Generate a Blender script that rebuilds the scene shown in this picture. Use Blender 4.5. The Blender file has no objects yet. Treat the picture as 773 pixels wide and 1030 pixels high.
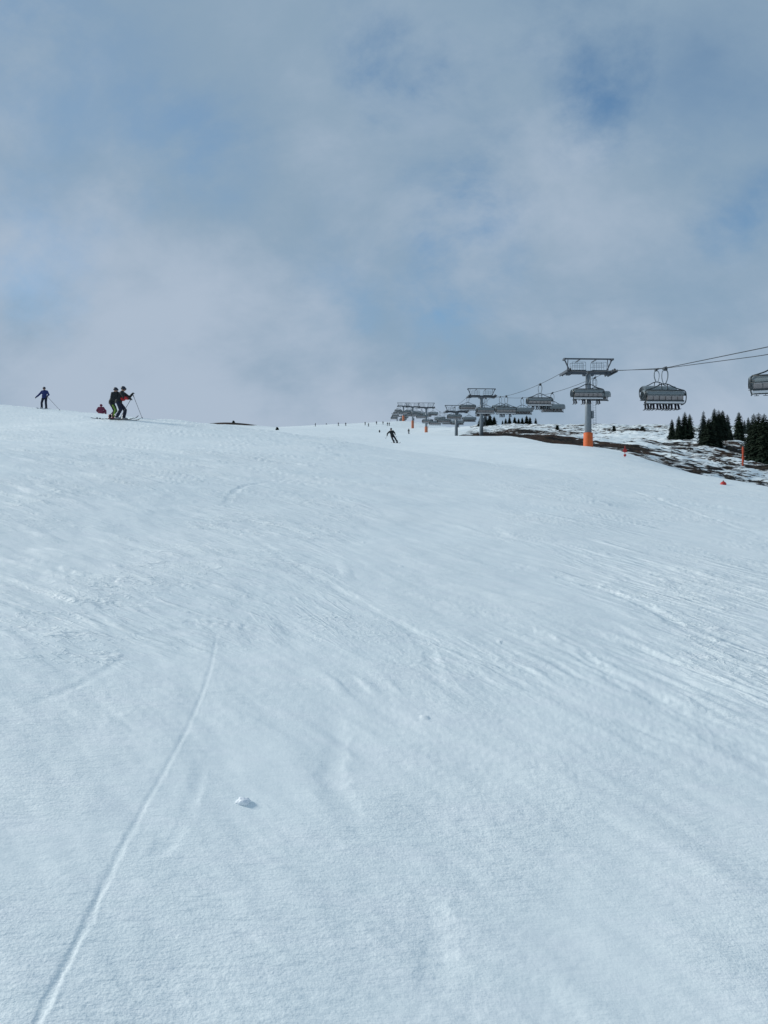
import bpy, bmesh, math, random
import numpy as np
from mathutils import Vector, Matrix
R = math.radians
PI = math.pi
random.seed(7)
sc = bpy.context.scene
col = sc.collection

# ------------------------------------------------------------------ terrain
EYE = 1.6
F = 778.0
def W(px, py, d):
    """control point: depth d along the view axis of the photograph -> world"""
    return (d*(px-386.5)/F, d, EYE+d*(515-py)/F)

ctrl = [(0,0,0),(0,5,.56),(3,5,.26),(-3,5,.88),(0,20,2.3),(-10,20,3.4),(10,20,1.2),(0,-20,-2.3),(-25,-10,1.4),(25,-10,-3.6),
        (0,-60,-7),(-60,0,6),(60,0,-5),(-60,-60,-2),(60,-60,-12),
        W(123,421.5,41), W(45,411,62), W(0,407.5,65), W(123,419.5,55), W(0,432,42), W(60,440,30),
        (-27,85,11.3),(-42,85,12.0),(-19,80,10.6),(-80,80,14.5),(-90,150,18),(-60,120,15.5),
        W(200,428.5,90), W(180,430,150), W(230,428.5,250),
        W(395,446,97), (0,60,5.9),(-10,70,8.0), W(386,437,180), W(370,431,300), W(386,429,390), W(340,429.5,390), W(275,430,330),
        (-100,300,32),(0,470,45),(-60,470,42),(-150,450,36),
        (24.9,94.3,9.6),(21.05,167,17.4),(19.1,204,21.6),(15.2,278,29.5),(12.3,332,37.4),(9.6,383,46.2),(5,470,45),
        W(590,450,90), W(640,461,75), W(700,479,62), W(773,493,52),
        (36,62,2.9),(34.8,72,3.3), W(773,481,90), W(773,463,130), W(773,440,200), W(773,431,260),
        W(640,455,110), W(640,445,160), W(640,431.5,230), W(590,440,140), W(590,434,230), W(530,431,230), W(530,440,170),
        W(500,428,280), W(460,429,300), W(684,443,155), W(720,432,230),
        (90,330,33),(150,350,32),(50,400,38),(120,100,8),(160,200,18),(80,60,0)]
ctrl = np.array(ctrl, float)
def tps(r2):
    return np.where(r2 > 1e-9, .5*r2*np.log(np.maximum(r2, 1e-9)), 0)
SC = 100.0
cx = ctrl[:, :2]/SC
n = len(cx)
K = tps(((cx[:, None]-cx[None])**2).sum(-1)) + np.eye(n)*2e-4
P = np.hstack([np.ones((n, 1)), cx])
A = np.zeros((n+3, n+3)); A[:n, :n] = K; A[:n, n:] = P; A[n:, :n] = P.T
sol = np.linalg.solve(A, np.concatenate([ctrl[:, 2], np.zeros(3)]))
def base_h(x, y):
    x = np.asarray(x, float); y = np.asarray(y, float)
    sh = x.shape
    xf = x.ravel()/SC; yf = y.ravel()/SC
    out = sol[n]+sol[n+1]*xf+sol[n+2]*yf
    for i in range(n):
        out = out+sol[i]*tps((xf-cx[i, 0])**2+(yf-cx[i, 1])**2)
    r = np.hypot(x, y-120).ravel()
    t = np.clip((r-330)/700, 0, 1); t = t*t*(3-2*t)
    out = np.clip(out, -60, 60)
    return (out*(1-t)+t*np.where(y.ravel() > 0, 5, -60)).reshape(sh)

rng = np.random.RandomState(3)
PERM = rng.permutation(4096)
GA = rng.rand(4096)*2*PI
def hsh(ix, iy, s=0):
    return PERM[(PERM[(ix+s*131) & 4095]+iy) & 4095]
def perlin(x, y, s=0):
    ix = np.floor(x).astype(np.int64); iy = np.floor(y).astype(np.int64)
    fx = x-ix; fy = y-iy
    u = fx*fx*fx*(fx*(fx*6-15)+10); v = fy*fy*fy*(fy*(fy*6-15)+10)
    def g(a, b):
        an = GA[hsh(ix+a, iy+b, s)]
        return np.cos(an)*(fx-a)+np.sin(an)*(fy-b)
    return ((g(0, 0)*(1-u)+g(1, 0)*u)*(1-v)+(g(0, 1)*(1-u)+g(1, 1)*u)*v)*1.5
def fbm(x, y, o=4, s=0, gain=.5):
    a = 1; t = 0
    for i in range(o):
        t = t+a*perlin(x*2**i, y*2**i, s+i*7); a *= gain
    return t
def rot(x, y, a, sx, sy):
    """coordinates along / across a grain direction a, scaled by feature sizes"""
    c, s = math.cos(a), math.sin(a)
    return (x*c+y*s)/sx, (-x*s+y*c)/sy
def sstep(a, b, x):
    t = np.clip((x-a)/(b-a), 0, 1); return t*t*(3-2*t)

EDGE_Y = [0, 52, 62, 75, 92, 120, 165, 200, 230, 260, 300, 400, 900]
EDGE_X = [29, 26.5, 25.5, 24.5, 24, 21, 16.5, 16, 22, 26, 30, 40, 80]
def edge_x(y): return np.interp(y, EDGE_Y, EDGE_X)

def ground_hit(px, py):
    """first point of the smooth slope seen in direction (px,py)"""
    u = (px-386.5)/F; v = (515-py)/F
    d = np.exp(np.linspace(math.log(1.2), math.log(500), 1500))
    g = base_h(u*d, d)-(EYE+v*d)
    k = np.argmax(g > 0)
    return (u*d[k], d[k])

HEATH = [(498, 437.5, 13, 14, .16), (525, 441, 20, 10, .22), (530, 435, 14, 12, .09), (568, 444, 22, 9, .18), (463, 438.5, 16, 14, .5), (486, 441, 10, 10, .3),
         (646, 454, 20, 5, .16), (606, 446, 12, 8, .08), (575, 437, 12, 10, .05), (748, 470, 30, 4, .05), (700, 465, 30, 4, .03), (620, 439, 18, 8, -.06), (690, 447, 20, 6, .05)]
def dens_h(x, y):
    """how much bare ground shows: >0 more, <0 none"""
    e = edge_x(y)
    m = sstep(0, 3.5, x-e)
    d = -1.2+m*1.165
    def blob(px, py, dd, rx, ry, a):
        X, Y, _ = W(px, py, dd)
        return a*np.exp(-((x-X)/rx)**2-((y-Y)/ry)**2)
    d = d+m*(blob(555, 443, 122, 10, 22, .20)+blob(505, 440, 150, 10, 24, .24)+blob(525, 437, 175, 14, 16, .12)-blob(602, 445, 135, 8, 16, .16)+blob(760, 478, 82, 20, 12, .03)+blob(646, 453, 118, 4.5, 5, .4)+blob(705, 449, 138, 16, 5, .03)
             +blob(765, 468, 108, 16, 12, .06)+blob(646, 431, 222, 4, 6, .3)+blob(745, 448, 140, 14, 7, .06)-blob(700, 436, 200, 25, 20, .05)
             -blob(690, 459, 108, 8, 5, .12)-blob(590, 436, 190, 20, 25, .04)+blob(465, 438, 195, 9, 12, .5)+blob(530, 434, 200, 14, 20, .06))
    for px, py, wpx, ry, a in HEATH:
        X, Y = ground_hit(px, py)
        d = d+m*a*np.exp(-((x-X)/(wpx*Y/F))**2-((y-Y)/ry)**2)
    # bare rib on the far skyline
    X, Y, _ = W(232, 428.5, 250)
    d = d+2.2*np.exp(-((x-X)/10)**4-((y-Y)/10)**4)
    return d

tracks = []
def track(pts, w, dep, rim=.4, fade=0):
    tracks.append((np.array([ground_hit(*p) for p in pts]), w, dep, rim, fade))
def smooth_poly(p, k=8):
    p = np.array(p, float); out = []
    for i in range(len(p)-1):
        p0 = p[max(i-1, 0)]; p1 = p[i]; p2 = p[i+1]; p3 = p[min(i+2, len(p)-1)]
        for j in range(k):
            t = j/k
            out.append(.5*((2*p1)+(-p0+p2)*t+(2*p0-5*p1+4*p2-p3)*t*t+(-p0+3*p1-3*p2+p3)*t**3))
    out.append(p[-1]); return np.array(out)
track([(219, 634), (213, 668), (200, 708), (180, 752), (151, 803), (126, 850), (104, 895), (82, 942), (60, 985), (38, 1030), (15, 1080)], .0115, .0042, .22)
track([(0, 717), (45, 704), (90, 686), (128, 660)], .03, .005, .5, 1)
track([(228, 506), (238, 495), (256, 488), (286, 484)], .06, .014, .6, 1)
track([(330, 716), (338, 745), (334, 790), (360, 830), (420, 880), (440, 960), (430, 1030)], .05, .006, .4, 1)
track([(172, 830), (160, 860), (176, 842), (196, 800), (202, 770)], .03, .006, .4, 1)
track([(240, 530), (300, 570), (350, 600), (420, 640), (440, 690)], .05, .010, .5, 1)
track([(370, 590), (470, 615), (560, 650), (650, 700), (773, 780)], .07, .012, .6, 1)
track([(480, 560), (560, 580), (640, 607), (700, 640), (773, 665)], .07, .018, .7, 1)
track([(600, 640), (680, 668), (773, 706)], .05, .018, .7, 1)
track([(0, 560), (40, 568), (80, 580), (140, 592)], .07, .022, .8, 1)
track([(0, 480), (60, 489), (110, 502)], .1, .03, .8, 1)
track([(520, 470), (620, 490), (773, 540)], .1, .03, .5, 1)
track([(620, 690), (700, 720), (773, 770)], .08, .010, .5, 1)

def detail_h(x, y):
    r = np.hypot(x, y)
    h = np.zeros_like(x)
    off = sstep(1, 8, x-edge_x(y))*sstep(45, 60, y)
    near = 1-sstep(40, 120, r)
    # broad undulation of the piste
    h += .05*perlin(x/6.5, y/9, 11)*sstep(3, 12, r)*(1-off)+.014*perlin(x/2.1, y/2.6, 12)*near
    h += .14*perlin(x/19, y/26, 13)*sstep(25, 60, r)*(1-off)
    # rough ground off the piste
    h += off*(.62*fbm(x/11, y/11, 4, 20, .5)+.15*sstep(0, .3, fbm(x/3, y/3, 2, 25)))
    k = near*(1-off)
    left = 1-sstep(-1.6, .4, x+.02*y)
    right = sstep(-.2, 1.4, x-.12*y+.3)
    pol = .35+.65*sstep(-.25, .35, perlin(x/1.4+5, y/1.9, 167)+.12*left)
    # wind ripples with a grain running down to the right
    a, b = rot(x+.05*perlin(x/.5, y/.5, 31), y, R(-38), .22, .05)
    rp = fbm(a, b, 3, 32, .55)
    h += .0048*k*pol*(1-sstep(5, 9, r))*rp*(.35+.8*sstep(-.5, .6, perlin(x/1.3, y/1.3, 33)))*(1-.3*left)
    a, b = rot(x, y, R(-62), .75, .15)
    ridg = 1-np.abs(fbm(a, b, 2, 36, .5))*1.6
    h += .012*k*right*sstep(.1, 1, ridg)*sstep(-.3, .5, perlin(x/2.2, y/2.2, 37))*sstep(3.2, 5, r)
    # undulating drift relief on the whole near field
    a, b = rot(x, y, R(-50), .9, .35)
    h += .0085*k*fbm(a, b, 3, 40, .5)
    # scraped steps and streaks
    a, b = rot(x, y, R(-30), 1.8, .24)
    st = fbm(a, b, 2, 44, .5)
    patch = sstep(.0, .5, perlin(x/2.4+3, y/2.0, 45)+.4*left)
    h += .055*k*patch*np.clip(st-.22, 0, .5)*sstep(4.2, 7.5, r)*(.5+left*.7)
    a, b = rot(x, y, R(-22), 6, 1.1)
    st = fbm(a, b, 2, 47, .5)
    h += .15*(1-off)*np.clip(st-.15, 0, .5)*sstep(9, 22, r)*(1-sstep(140, 260, r))*sstep(-.3, .3, perlin(x/9, y/9, 48))
    # crumbs and torn crust of scraped snow
    reg = sstep(-.05, .5, perlin(x/1.7+9, y/1.1, 58)+.55*left*sstep(3.4, 4.8, r)+.25*right*sstep(5, 7, r)*(1-sstep(9, 14, r))-.10)*sstep(3.0, 4.4, r)
    def streaks(sx, sy, sd, thr, al=-31, ar=-58, oc=1):
        a, b = rot(x+.2*sx*perlin(x/sx, y/sx, sd+9), y, R(al), sx, sy); f1 = np.clip(fbm(a, b, oc, sd, .5)-thr, 0, .7)
        a, b = rot(x+.2*sx*perlin(x/sx, y/sx, sd+9), y, R(ar), sx, sy); f2 = np.clip(fbm(a, b, oc, sd+3, .5)-thr, 0, .7)
        return f1*left+f2*(1-left)
    h += .020*k*reg*streaks(.9, .14, 50, .2)*(1-sstep(6, 9, r))
    h += .030*k*reg*streaks(1.7, .27, 56, .2)*sstep(5, 7, r)*(1-sstep(12, 18, r))
    far_k = (1-off)*(1-sstep(50, 120, r))*sstep(8, 14, r)
    h += far_k*.07*streaks(5.0, .9, 60, .15, -26, -45)*sstep(-.2, .4, perlin(x/8, y/5, 55))
    for sd, cell, amp, dn in ((150, .34, .009, .03), (152, .7, .012, .03)):
        ix = np.floor(x/cell).astype(np.int64); iy = np.floor(y/cell).astype(np.int64)
        q = hsh(ix, iy, sd)/4096.; q2 = hsh(ix, iy, sd+1)/4096.; q3 = hsh(ix, iy, sd+2)/4096.
        ox = (ix+.3+.4*q2)*cell; oy = (iy+.3+.4*q3)*cell
        rr = .010+.018*q2
        d2 = ((x-ox)**2+(y-oy)**2)/rr**2*(1+.5*perlin(x/.02, y/.02, sd))
        h += k*amp*(q < dn)*np.clip(1-d2, 0, 1)**.6*(.4+q3)*(r < 14)
    # fine crust, resolved close to the camera
    a, b = rot(x, y, R(20), .05, .022)
    h += .0011*k*pol*fbm(a, b, 2, 160, .6)*(1-sstep(6, 11, r))
    a, b = rot(x, y, R(8), .16, .07)
    h += .0022*k*pol*np.abs(fbm(a, b, 3, 164, .55))*(1-sstep(4, 9, r))
    # ski tracks
    for pts, w, dep, rim, fade in tracks:
        p = smooth_poly(pts)
        lo = p.min(0)-5*w; hi = p.max(0)+5*w
        m = (x > lo[0]) & (x < hi[0]) & (y > lo[1]) & (y < hi[1])
        if not m.any(): continue
        X = x[m]; Y = y[m]; best = np.full(X.shape, 1e9); tt = np.zeros(X.shape); sg = np.zeros(X.shape)
        N = len(p)-1
        for i in range(N):
            a = p[i]; b = p[i+1]; ab = b-a; L = (ab**2).sum()+1e-12
            t = np.clip(((X-a[0])*ab[0]+(Y-a[1])*ab[1])/L, 0, 1)
            dx = X-a[0]-t*ab[0]; dy = Y-a[1]-t*ab[1]
            d = np.hypot(dx, dy); c = d < best
            best = np.where(c, d, best); tt = np.where(c, (i+t)/N, tt); sg = np.where(c, np.sign(ab[0]*dy-ab[1]*dx), sg)
        q = best/w*(1+.45*perlin(X/.10, Y/.10, 61)+.2*perlin(X/.03, Y/.03, 64))
        prof = -np.exp(-q**2.6)+rim*np.exp(-((q-1.6)/.5)**2)*(.6+.5*perlin(X/.06, Y/.06, 62)+.25*sg)
        f = 1.0
        if fade: f = np.sin(PI*np.clip(tt*.96+.02, 0, 1))**.5*(.55+.6*perlin(X/.4, Y/.4, 63))
        else: f = sstep(0, .06, tt)*(.5+.5*sstep(.3, .8, tt))*(1+.35*perlin(X/.25, Y/.25, 68))
        h[m] += dep*prof*f
    # churned heap where the main track starts
    cxy = ground_hit(222, 628)
    h += .009*np.exp(-((x-cxy[0])/.22)**2-((y-cxy[1])/.1)**2)*(.5+perlin(x/.05, y/.05, 66))
    # bare rib on the skyline
    X, Y, _ = W(232, 428.5, 250)
    h += 1.2*np.exp(-((x-X)/10)**2-((y-Y)/10)**2)
    return h
def height(x, y):
    x = np.atleast_1d(np.asarray(x, float)); y = np.atleast_1d(np.asarray(y, float))
    return base_h(x, y)+detail_h(x, y)
def gz(x, y): return float(height(x, y)[0])

# ------------------------------------------------------------------ materials
def mat(name, c, rough=.6, metal=0, spec=.5, noise=0, nscale=8, bump=0, alpha=1, trans=0):
    m = bpy.data.materials.new(name); m.use_nodes = True
    nt = m.node_tree; b = nt.nodes['Principled BSDF']
    b.inputs['Roughness'].default_value = rough; b.inputs['Metallic'].default_value = metal
    b.inputs['Specular IOR Level'].default_value = spec
    b.inputs['Base Color'].default_value = (*c, 1)
    b.inputs['Alpha'].default_value = alpha
    b.inputs['Transmission Weight'].default_value = trans
    tc = nt.nodes.new('ShaderNodeTexCoord')
    nz = nt.nodes.new('ShaderNodeTexNoise'); nz.inputs['Scale'].default_value = nscale; nz.inputs['Detail'].default_value = 4
    nt.links.new(tc.outputs['Object'], nz.inputs['Vector'])
    mx = nt.nodes.new('ShaderNodeMix'); mx.data_type = 'RGBA'
    k = noise if noise else .12
    mx.inputs[6].default_value = (*[v*(1-k) for v in c], 1); mx.inputs[7].default_value = (*[min(1, v*(1+k)) for v in c], 1)
    nt.links.new(nz.outputs['Fac'], mx.inputs[0]); nt.links.new(mx.outputs[2], b.inputs['Base Color'])
    if bump:
        bp = nt.nodes.new('ShaderNodeBump'); bp.inputs['Strength'].default_value = bump
        nt.links.new(nz.outputs['Fac'], bp.inputs['Height']); nt.links.new(bp.outputs[0], b.inputs['Normal'])
    return m
M = dict(
    steel=mat('galvanised steel', (.20, .235, .26), .5, .3, noise=.2, nscale=3),
    dsteel=mat('dark painted steel', (.045, .055, .065), .5, .2),
    beam=mat('grey crossbeam steel', (.085, .10, .12), .5, .3),
    rubber=mat('black rubber sheave', (.02, .02, .022), .7),
    rope=mat('wire rope', (.05, .055, .06), .5, .5),
    orange=mat('orange padding', (.66, .13, .03), .7, noise=.2, nscale=5),
    orange_hazed=mat('orange padding with haze tint', (.50, .17, .09), .8, noise=.25, nscale=3),  # same padding on the far towers, distance haze mixed into its colour
    red=mat('red plastic', (.45, .03, .025), .6),
    white=mat('white plastic', (.6, .62, .65), .5),
    shell=mat('pale seat shell', (.34, .37, .40), .45, noise=.15, nscale=4),
    back=mat('grey brown backrest', (.30, .275, .27), .6, noise=.25, nscale=6),
    bubble=mat('tinted bubble', (.25, .29, .30), .18, 0, .6, alpha=.75),
    bframe=mat('bubble edge', (.03, .04, .045), .4, .2),
    bark=mat('spruce bark', (.05, .04, .032), .9, noise=.3),
    foliage=mat('spruce needles', (.017, .028, .018), .9, 0, .1, noise=.55, nscale=.8),
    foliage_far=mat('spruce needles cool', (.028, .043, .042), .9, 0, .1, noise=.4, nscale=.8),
    skin=mat('skin', (.42, .25, .18), .6),
    navy=mat('navy fabric', (.011, .026, .13), .8, noise=.4, nscale=9),
    navyp=mat('dark blue trouser fabric', (.006, .010, .030), .8),
    blackj=mat('black jacket fabric', (.010, .014, .016), .8, noise=.4, nscale=9),
    blackp=mat('black trouser fabric', (.008, .010, .018), .8, noise=.4),
    green=mat('lime green fabric', (.16, .30, .03), .8),
    redj=mat('red jacket fabric', (.42, .02, .025), .8),
    plum=mat('plum fabric', (.16, .025, .06), .8),
    helmet=mat('matt helmet', (.012, .018, .035), .45),
    goggles=mat('goggle lens', (.02, .02, .03), .15),
    boot=mat('ski boot', (.03, .03, .035), .4),
    bootr=mat('maroon ski boot', (.14, .02, .04), .4),
    bootw=mat('pale ski boot', (.25, .27, .30), .4),
    ski=mat('dark ski', (.02, .024, .03), .4),
    skib=mat('pale ski', (.3, .36, .42), .4),
    wood=mat('bleached pole', (.16, .16, .15), .8),
    net=mat('orange netting', (.55, .09, .04), .8, noise=.3, nscale=14, bump=.5),
)

def snow_material():
    m = bpy.data.materials.new('snow and bare ground'); m.use_nodes = True
    nt = m.node_tree; N = nt.nodes; L = nt.links; b = N['Principled BSDF']
    geo = N.new('ShaderNodeNewGeometry')
    def noise(scale, detail=4, vec=None, rough=.55, dist=0):
        t = N.new('ShaderNodeTexNoise'); t.inputs['Scale'].default_value = scale; t.inputs['Detail'].default_value = detail
        t.inputs['Roughness'].default_value = rough; t.inputs['Distortion'].default_value = dist
        L.new(vec if vec else geo.outputs['Position'], t.inputs['Vector']); return t.outputs['Fac']
    def mapping(s, rz=0):
        t = N.new('ShaderNodeMapping'); t.inputs['Scale'].default_value = s; t.inputs['Rotation'].default_value = (0, 0, rz)
        L.new(geo.outputs['Position'], t.inputs['Vector']); return t.outputs[0]
    def math_(op, a, b_=None, c=None):
        t = N.new('ShaderNodeMath'); t.operation = op
        for i, v in enumerate((a, b_, c)):
            if v is None: continue
            if isinstance(v, (int, float)): t.inputs[i].default_value = v
            else: L.new(v, t.inputs[i])
        return t.outputs[0]
    def mixc(f, a, b_):
        t = N.new('ShaderNodeMix'); t.data_type = 'RGBA'
        if isinstance(f, (int, float)): t.inputs[0].default_value = f
        else: L.new(f, t.inputs[0])
        for i, v in ((6, a), (7, b_)):
            if isinstance(v, tuple): t.inputs[i].default_value = (*v, 1)
            else: L.new(v, t.inputs[i])
        return t.outputs[2]
    def ramp(v, a, b_):
        t = N.new('ShaderNodeMapRange'); t.inputs[1].default_value = a; t.inputs[2].default_value = b_; t.interpolation_type = 'SMOOTHSTEP'
        L.new(v, t.inputs[0]); return t.outputs[0]
    at = N.new('ShaderNodeAttribute'); at.attribute_name = 'bare'
    dens = at.outputs['Fac']
    n1 = noise(1, 5, mapping((.12, .17, .1), R(8)), .66, .5)
    n2 = noise(1, 5, mapping((.55, 1.0, .4)), .66, .3)
    s = math_('ADD', math_('MULTIPLY', n1, .46), math_('MULTIPLY', n2, .54))
    s = math_('ADD', s, dens)
    bare = ramp(s, .475, .505)
    partial = ramp(s, .43, .50)
    # snow: slight variation between wind packed and loose
    sn = mixc(ramp(noise(.35, 4), .35, .65), (.84, .91, .912), (.885, .94, .932))
    sn = mixc(math_('MULTIPLY', ramp(noise(3.2, 5, mapping((.7, 2.2, 1), R(35))), .42, .68), .35), sn, (.90, .925, .94))
    dirty = mixc(.8, (.5, .52, .53), sn)
    sn2 = mixc(partial, sn, dirty)
    gr = mixc(ramp(noise(.16, 3), .42, .6), (.022, .020, .020), (.058, .034, .026))
    gr = mixc(ramp(noise(2.2, 4), .45, .7), gr, (.085, .07, .045))
    gr = mixc(ramp(noise(.9, 3), .5, .75), gr, (.015, .017, .016))
    L.new(mixc(bare, sn2, gr), b.inputs['Base Color'])
    L.new(math_('ADD', math_('MULTIPLY', bare, .35), .55), b.inputs['Roughness'])
    L.new(math_('SUBTRACT', .45, math_('MULTIPLY', bare, .4)), b.inputs['Specular IOR Level'])
    # fine crust
    f1 = noise(1, 3, mapping((14, 38, 20), R(38)), .6)
    f2 = noise(95, 3)
    f3 = noise(1, 4, mapping((1.2, 4.5, 2), R(25)), .6)
    hgt = math_('ADD', math_('MULTIPLY', f1, .013), math_('MULTIPLY', f2, .0045))
    hgt = math_('ADD', hgt, math_('MULTIPLY', f3, .028))
    at2 = N.new('ShaderNodeAttribute'); at2.attribute_name = 'scraped'
    at3 = N.new('ShaderNodeAttribute'); at3.attribute_name = 'leftness'
    def stk(lx, ly, thr, amp):
        def one(ang):
            # grain runs along the direction ang: rotate the texture space, then squeeze across it
            q = N.new('ShaderNodeVectorRotate'); q.rotation_type = 'Z_AXIS'; q.inputs['Angle'].default_value = -ang
            L.new(geo.outputs['Position'], q.inputs['Vector'])
            mp = N.new('ShaderNodeMapping'); mp.inputs['Scale'].default_value = (1/lx, 1/ly, 1/lx); L.new(q.outputs[0], mp.inputs['Vector'])
            return math_('MULTIPLY', math_('MAXIMUM', math_('SUBTRACT', noise(1, 3, mp.outputs[0], .6, .6), thr), 0), amp)
        mm = N.new('ShaderNodeMix'); L.new(at3.outputs['Fac'], mm.inputs[0]); L.new(one(R(-58)), mm.inputs[2]); L.new(one(R(-31)), mm.inputs[3])
        return mm.outputs[0]
    sk_ = math_('ADD', math_('ADD', stk(.26, .06, .52, .050), stk(.8, .17, .53, .095)), stk(3.0, .6, .53, .22))
    crumb = math_('MULTIPLY', math_('MAXIMUM', math_('SUBTRACT', noise(17, 3, None, .65), .54), 0), .055)
    crumb2 = math_('MULTIPLY', math_('MAXIMUM', math_('SUBTRACT', noise(1, 4, mapping((2.2, 4.5, 3), R(20)), .7), .55), 0), .16)
    sk_ = math_('ADD', sk_, math_('MULTIPLY', math_('ADD', crumb, crumb2), ramp(noise(.8, 3), .42, .6)))
    streak_h = math_('MULTIPLY', sk_, at2.outputs['Fac'])
    rough_ = math_('ADD', math_('MULTIPLY', ramp(noise(.55, 3, mapping((1, .8, 1), R(30))), .38, .62), .8), .25)
    hgt = math_('MULTIPLY', hgt, rough_)
    hgt = math_('ADD', hgt, streak_h)
    hgt = math_('ADD', hgt, math_('MULTIPLY', math_('MULTIPLY', bare, noise(3, 4)), .5))
    bp = N.new('ShaderNodeBump'); bp.inputs['Strength'].default_value = .6; bp.inputs['Distance'].default_value = 1
    L.new(hgt, bp.inputs['Height']); L.new(bp.outputs[0], b.inputs['Normal'])
    return m

# ------------------------------------------------------------------ mesh helpers
def tag(o, label=None, cat=None, group=None, kind=None):
    if label: o['label'] = label
    if cat: o['category'] = cat
    if group: o['group'] = group
    if kind: o['kind'] = kind
    return o
def empty(name, loc, rz=0, label=None, cat=None, group=None):
    o = bpy.data.objects.new(name, None); col.objects.link(o); o.location = loc; o.rotation_euler = (0, 0, rz)
    o.empty_display_size = .3
    return tag(o, label, cat, group)
def link_mesh(name, me, m, parent=None, smooth=False):
    if m and not len(me.materials): me.materials.append(m)
    if smooth: me.polygons.foreach_set('use_smooth', [True]*len(me.polygons))
    o = bpy.data.objects.new(name, me); col.objects.link(o)
    if parent: o.parent = parent
    return o
class MB:
    def __init__(s): s.v = []; s.f = []
    def add(s, v, f):
        k = len(s.v); s.v += [tuple(p) for p in v]; s.f += [tuple(i+k for i in q) for q in f]; return s
    def box(s, c, d, rz=0, rx=0, taper=1):
        M_ = Matrix.Translation(c) @ Matrix.Rotation(rz, 4, 'Z') @ Matrix.Rotation(rx, 4, 'X')
        v = []
        for z in (-1, 1):
            t = taper if z > 0 else 1
            for x, y in ((-1, -1), (1, -1), (1, 1), (-1, 1)):
                v.append(M_ @ Vector((x*d[0]/2*t, y*d[1]/2*t, z*d[2]/2)))
        return s.add(v, [(3, 2, 1, 0), (4, 5, 6, 7), (0, 1, 5, 4), (1, 2, 6, 5), (2, 3, 7, 6), (3, 0, 4, 7)])
    def tube(s, pts, r, seg=8, caps=True):
        pts = [Vector(p) for p in pts]
        rs = r if isinstance(r, (list, tuple)) else [r]*len(pts)
        v = []; f = []
        prev = None
        for i, p in enumerate(pts):
            d = (pts[min(i+1, len(pts)-1)]-pts[max(i-1, 0)]).normalized()
            if prev is None:
                a = d.orthogonal().normalized()
            else:
                a = (prev-d*prev.dot(d)).normalized()
            prev = a; b = d.cross(a)
            for k in range(seg):
                t = 2*PI*k/seg; v.append(p+(a*math.cos(t)+b*math.sin(t))*rs[i])
        for i in range(len(pts)-1):
            for k in range(seg):
                k2 = (k+1) % seg
                f.append((i*seg+k, i*seg+k2, (i+1)*seg+k2, (i+1)*seg+k))
        if caps:
            f.append(tuple(range(seg-1, -1, -1))); f.append(tuple((len(pts)-1)*seg+k for k in range(seg)))
        return s.add(v, f)
    def ball(s, c, r, seg=12, rings=8, rz=0):
        v = []; f = []
        rx, ry, rz_ = r
        for i in range(rings+1):
            a = PI*i/rings
            for k in range(seg):
                t = 2*PI*k/seg
                v.append((c[0]+rx*math.sin(a)*math.cos(t), c[1]+ry*math.sin(a)*math.sin(t), c[2]+rz_*math.cos(a)))
        for i in range(rings):
            for k in range(seg):
                k2 = (k+1) % seg
                f.append((i*seg+k, (i+1)*seg+k, (i+1)*seg+k2, i*seg+k2))
        return s.add(v, f)
    def mesh(s, name):
        me = bpy.data.meshes.new(name); me.from_pydata(s.v, [], s.f); me.update(); return me
    def build(s, name, m, parent=None, smooth=False, bevel=0):
        me = s.mesh(name)
        if bevel:
            bm = bmesh.new(); bm.from_mesh(me)
            bmesh.ops.remove_doubles(bm, verts=bm.verts, dist=1e-5)
            bmesh.ops.bevel(bm, geom=list(bm.edges), offset=bevel, segments=2, affect='EDGES', clamp_overlap=True)
            bm.to_mesh(me); bm.free()
        return link_mesh(name, me, m, parent, smooth)
def kids(o): return [c for c in bpy.data.objects if c.parent is o]
def copy_tree(o, ch=None):
    """copies a thing with its parts and their sub-parts; children lists cached"""
    c = o.copy(); col.objects.link(c)
    for k in TREE.get(o.name) or cache(o):
        d = copy_tree(k); d.parent = c
    return c
TREE = {}
def cache(o):
    l = kids(o); TREE[o.name] = l; return l

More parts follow.
